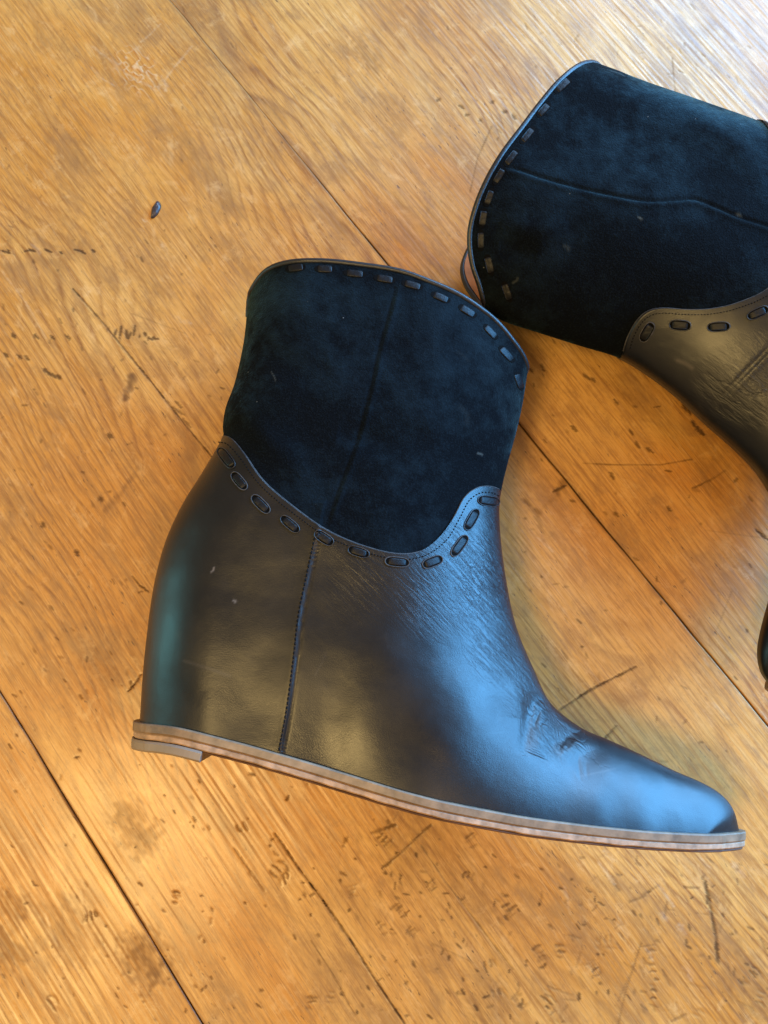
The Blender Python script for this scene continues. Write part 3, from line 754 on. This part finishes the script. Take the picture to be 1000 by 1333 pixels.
        layer('midsole', 0.0037 * th, 0.0066 * th, 0.0026, M_midsole, wav=0.0002)
        layer('outsole', 0.0067 * th, 0.0078 * th, 0.0018, M_outsole)
        layer('heel_lift', 0.0070 * th, 0.0118 * th, 0.0032, M_rubber, amax=0.0350, bev=0.0008)

seam1 = [(414, 700), (405, 742), (393, 800), (386, 860), (378, 920), (367, 980)]
suede_seam1 = [(516, 370), (506, 410), (494, 452), (480, 515), (462, 580), (440, 640), (424, 688)]
Boot('ankle_boot', 'whole black wedge ankle boot lying on its side, pointed toe to the lower right', dict(
    base=(450, 750),
    back=[(319, 402), (314, 445), (303, 495), (291, 528), (287, 552), (286, 570), (262, 612), (238, 650), (220, 686), (207, 722), (196, 770), (188, 830), (183, 880), (179, 940)],
    front=[(690, 482), (684, 520), (675, 560), (664, 600), (656, 635), (653, 660), (655, 700), (660, 740), (669, 790), (680, 828), (699, 872), (721, 916), (760, 948), (800, 966), (840, 984), (885, 1006), (922, 1022), (948, 1038), (964, 1058), (972, 1087)],
    rim=[(319, 402), (325, 380), (345, 353), (375, 341), (420, 339), (470, 344), (520, 352), (560, 366), (600, 384), (640, 412), (668, 442), (684, 463), (690, 482)],
    overlay=[(285, 569), (300, 573), (318, 592), (345, 628), (385, 662), (425, 690), (470, 710), (515, 721), (548, 718), (575, 700), (592, 672), (605, 648), (622, 636), (640, 635), (655, 641)],
    sole=[(179, 940), (230, 947), (300, 964), (366, 982), (450, 1007), (540, 1034), (600, 1048), (700, 1066), (820, 1080), (900, 1085), (972, 1087)],
    fcorner=0.20, fan=[(0.12, 0.28), (0.25, 0.38), (0.4, 0.46), (0.55, 0.56), (0.7, 0.70), (0.82, 0.81), (0.92, 0.91)],
    T=[(970, 1082, .4), (950, 1076, 1.0), (915, 1066, 1.55), (880, 1050, 2.1), (830, 1040, 2.75), (770, 1020, 3.3), (690, 990, 3.8), (600, 960, 3.95), (500, 940, 3.7), (400, 900, 3.4), (300, 900, 3.2), (215, 900, 3.05), (400, 1000, 3.4), (560, 1030, 3.9),
       (400, 720, 3.3), (550, 740, 3.3), (250, 700, 3.0), (300, 620, 3.0), (620, 680, 3.1), (470, 520, 3.3), (350, 400, 3.1), (500, 380, 3.2), (640, 480, 3.1), (640, 600, 3.0), (340, 540, 3.1), (700, 930, 3.5)],
    creases=[(suede_seam1, -0.0006, 0.0008), ([(p[0] + 5, p[1]) for p in suede_seam1], 0.0005, 0.0012),
             (seam1, 0.0009, -1), (seam1, -0.0005, 0.0009),
             ([(706, 902), (692, 912), (687, 935), (684, 958), (680, 985)], -0.0008, 0.0024), ([(716, 915), (710, 935), (704, 960), (698, 985)], 0.0009, 0.0042), ([(718, 925), (708, 911), (696, 914), (689, 926)], -0.0004, 0.0012), ([(668, 888), (672, 910), (670, 935)], 0.0006, 0.0040), ([(704, 922), (697, 938), (695, 950)], -0.0004, 0.0007), ([(712, 930), (706, 944)], -0.0003, 0.0006),
             ([(704, 976), (722, 968), (738, 960), (752, 948), (760, 936)], -0.0007, 0.0024), ([(724, 980), (748, 968), (772, 954)], 0.0007, 0.0036), ([(727, 984), (730, 970), (738, 961), (750, 953)], -0.00028, 0.0009), ([(736, 978), (741, 966), (752, 958)], -0.0002, 0.0008), ([(752, 975), (753, 1000), (756, 1018)], -0.00018, 0.0006), ([(762, 990), (764, 1015)], -0.00012, 0.0006), ([(640, 905), (648, 930), (650, 955)], -0.0003, 0.003), ([(744, 1000), (760, 985), (790, 975)], -0.0004, 0.004),
             ([(305, 530), (345, 570), (400, 620)], 0.0016, 0.006), ([(440, 560), (500, 575), (560, 560)], -0.0018, 0.006), ([(600, 520), (625, 560), (620, 600)], 0.0010, 0.006),
             ([(330, 450), (390, 480), (430, 470)], -0.0010, 0.007), ([(600, 470), (560, 500), (540, 560)], 0.0010, 0.008)],
    seams=[[(p[0] - 4, p[1]) for p in seam1]],
    suede_seam=suede_seam1, folds=[(700, 935, 34, .75), (742, 958, 30, .75), (690, 890, 22, .4), (765, 990, 30, .25), (668, 870, 28, .25)],
    wrinkles=[(640, 760, 75, 1.0), (600, 730, 60, .7), (660, 840, 55, .9), (560, 770, 60, .35), (720, 940, 45, .7), (690, 900, 40, .6), (480, 750, 60, .2), (640, 680, 40, .4)],
    foot_scuffs=[(276, 745, 279, 739, 1.5, .8), (305, 782, 307, 784, 1.8, .8), (410, 880, 425, 850, 1.0, .08), (755, 1010, 800, 1000, 1.5, .15), (240, 860, 300, 880, 2, .15)],
    shaft_scuffs=[(353, 484, 359, 496, 1.0, .35), (318, 400, 322, 396, 2.0, .3), (600, 530, 608, 550, 5, .04), (622, 590, 628, 592, 1.6, .6), (596, 458, 610, 470, 2, .05)],
    rim_laces=[(385, 348.5), (423, 350), (462, 356), (501, 363), (537, 371), (574, 387), (609, 405), (639, 432), (660, 461), (676, 496)],
    panel_laces=[(295, 597), (312, 627), (340, 657), (378, 683), (422, 701), (467, 719), (517, 732), (563, 732), (598, 711), (614, 677), (636, 653)]))

seam2 = [(1045, 395), (1000, 453), (965, 490), (929, 527)]
suede_seam2 = [(650, 215), (680, 222), (720, 235), (780, 250), (840, 261), (880, 260), (905, 259), (930, 268), (965, 283), (1000, 294), (1030, 305)]
Boot('ankle_boot', 'black ankle boot cut off by the right edge, its open shaft mouth facing left', dict(
    base=(1000, 500), flip=True, K=200,
    back=[(788, 89), (805, 95), (830, 105), (900, 130), (950, 148), (1000, 165), (1060, 172), (1130, 165), (1200, 175), (1262, 200)],
    front=[(634, 393), (660, 408), (700, 421), (760, 440), (812, 456), (850, 478), (890, 508), (930, 545), (970, 580), (1000, 612), (1022, 650), (1034, 695), (1026, 740), (1013, 785), (1003, 822), (999, 850), (1003, 875), (1015, 893)],
    rim=[(788, 89), (772, 85), (752, 88), (730, 103), (705, 132), (680, 165), (655, 198), (635, 232), (620, 268), (612, 304), (615, 341), (625, 368), (634, 393)],
    overlay=[(985, 162), (1005, 190), (1030, 235), (1042, 290), (1030, 340), (1000, 376), (960, 395), (925, 403), (893, 404), (865, 402), (845, 405), (830, 416), (818, 436), (812, 456)],
    sole=[(1262, 200), (1255, 260), (1230, 370), (1190, 500), (1130, 650), (1082, 780), (1044, 860), (1015, 893)],
    fcorner=0.30, fan=[(0.25, 0.42), (0.5, 0.6), (0.75, 0.8), (0.9, 0.92)],
    T=[(1008, 888, .5), (1012, 870, 1.2), (1022, 840, 1.9), (1040, 790, 2.6), (1070, 700, 3.5), (1110, 600, 3.9), (1150, 450, 3.4), (1200, 300, 3.1), (1130, 250, 3.2), (1050, 400, 3.3), (1000, 500, 3.0),
       (880, 440, 2.9), (960, 300, 3.2), (850, 300, 3.3), (800, 150, 2.9), (700, 200, 3.0), (650, 330, 2.6), (760, 380, 3.0)],
    creases=[(suede_seam2, -0.0009, 0.0008), ([(p[0] - 2, p[1] + 5) for p in suede_seam2], 0.0005, 0.0015), (seam2, -0.0006, 0.0008), ([(p[0] + 4, p[1] + 4) for p in seam2], 0.0003, 0.0012),
             ([(900, 150), (960, 190), (1000, 250)], 0.0012, 0.006), ([(650, 290), (700, 300), (740, 290)], 0.0012, 0.005), ([(650, 320), (700, 330)], -0.0009, 0.004)],
    seams=[],
    suede_seam=suede_seam2,
    wrinkles=[(970, 500, 60, .6)],
    foot_scuffs=[(880, 470, 900, 480, 3, .3)],
    shaft_scuffs=[(832, 283, 834, 285, 2, .6), (735, 320, 740, 325, 3, .15), (960, 278, 964, 281, 2, .5), (796, 92, 812, 98, 3, .35), (668, 368, 674, 362, 2, .3)],
    rim_laces=[(733, 111), (708, 143), (687, 176), (666, 205), (650, 229), (637, 257), (629, 284), (626, 313), (637, 345), (660, 380)],
    panel_laces=[(841, 434), (884, 425), (934, 427), (985, 409), (1018, 382)]))
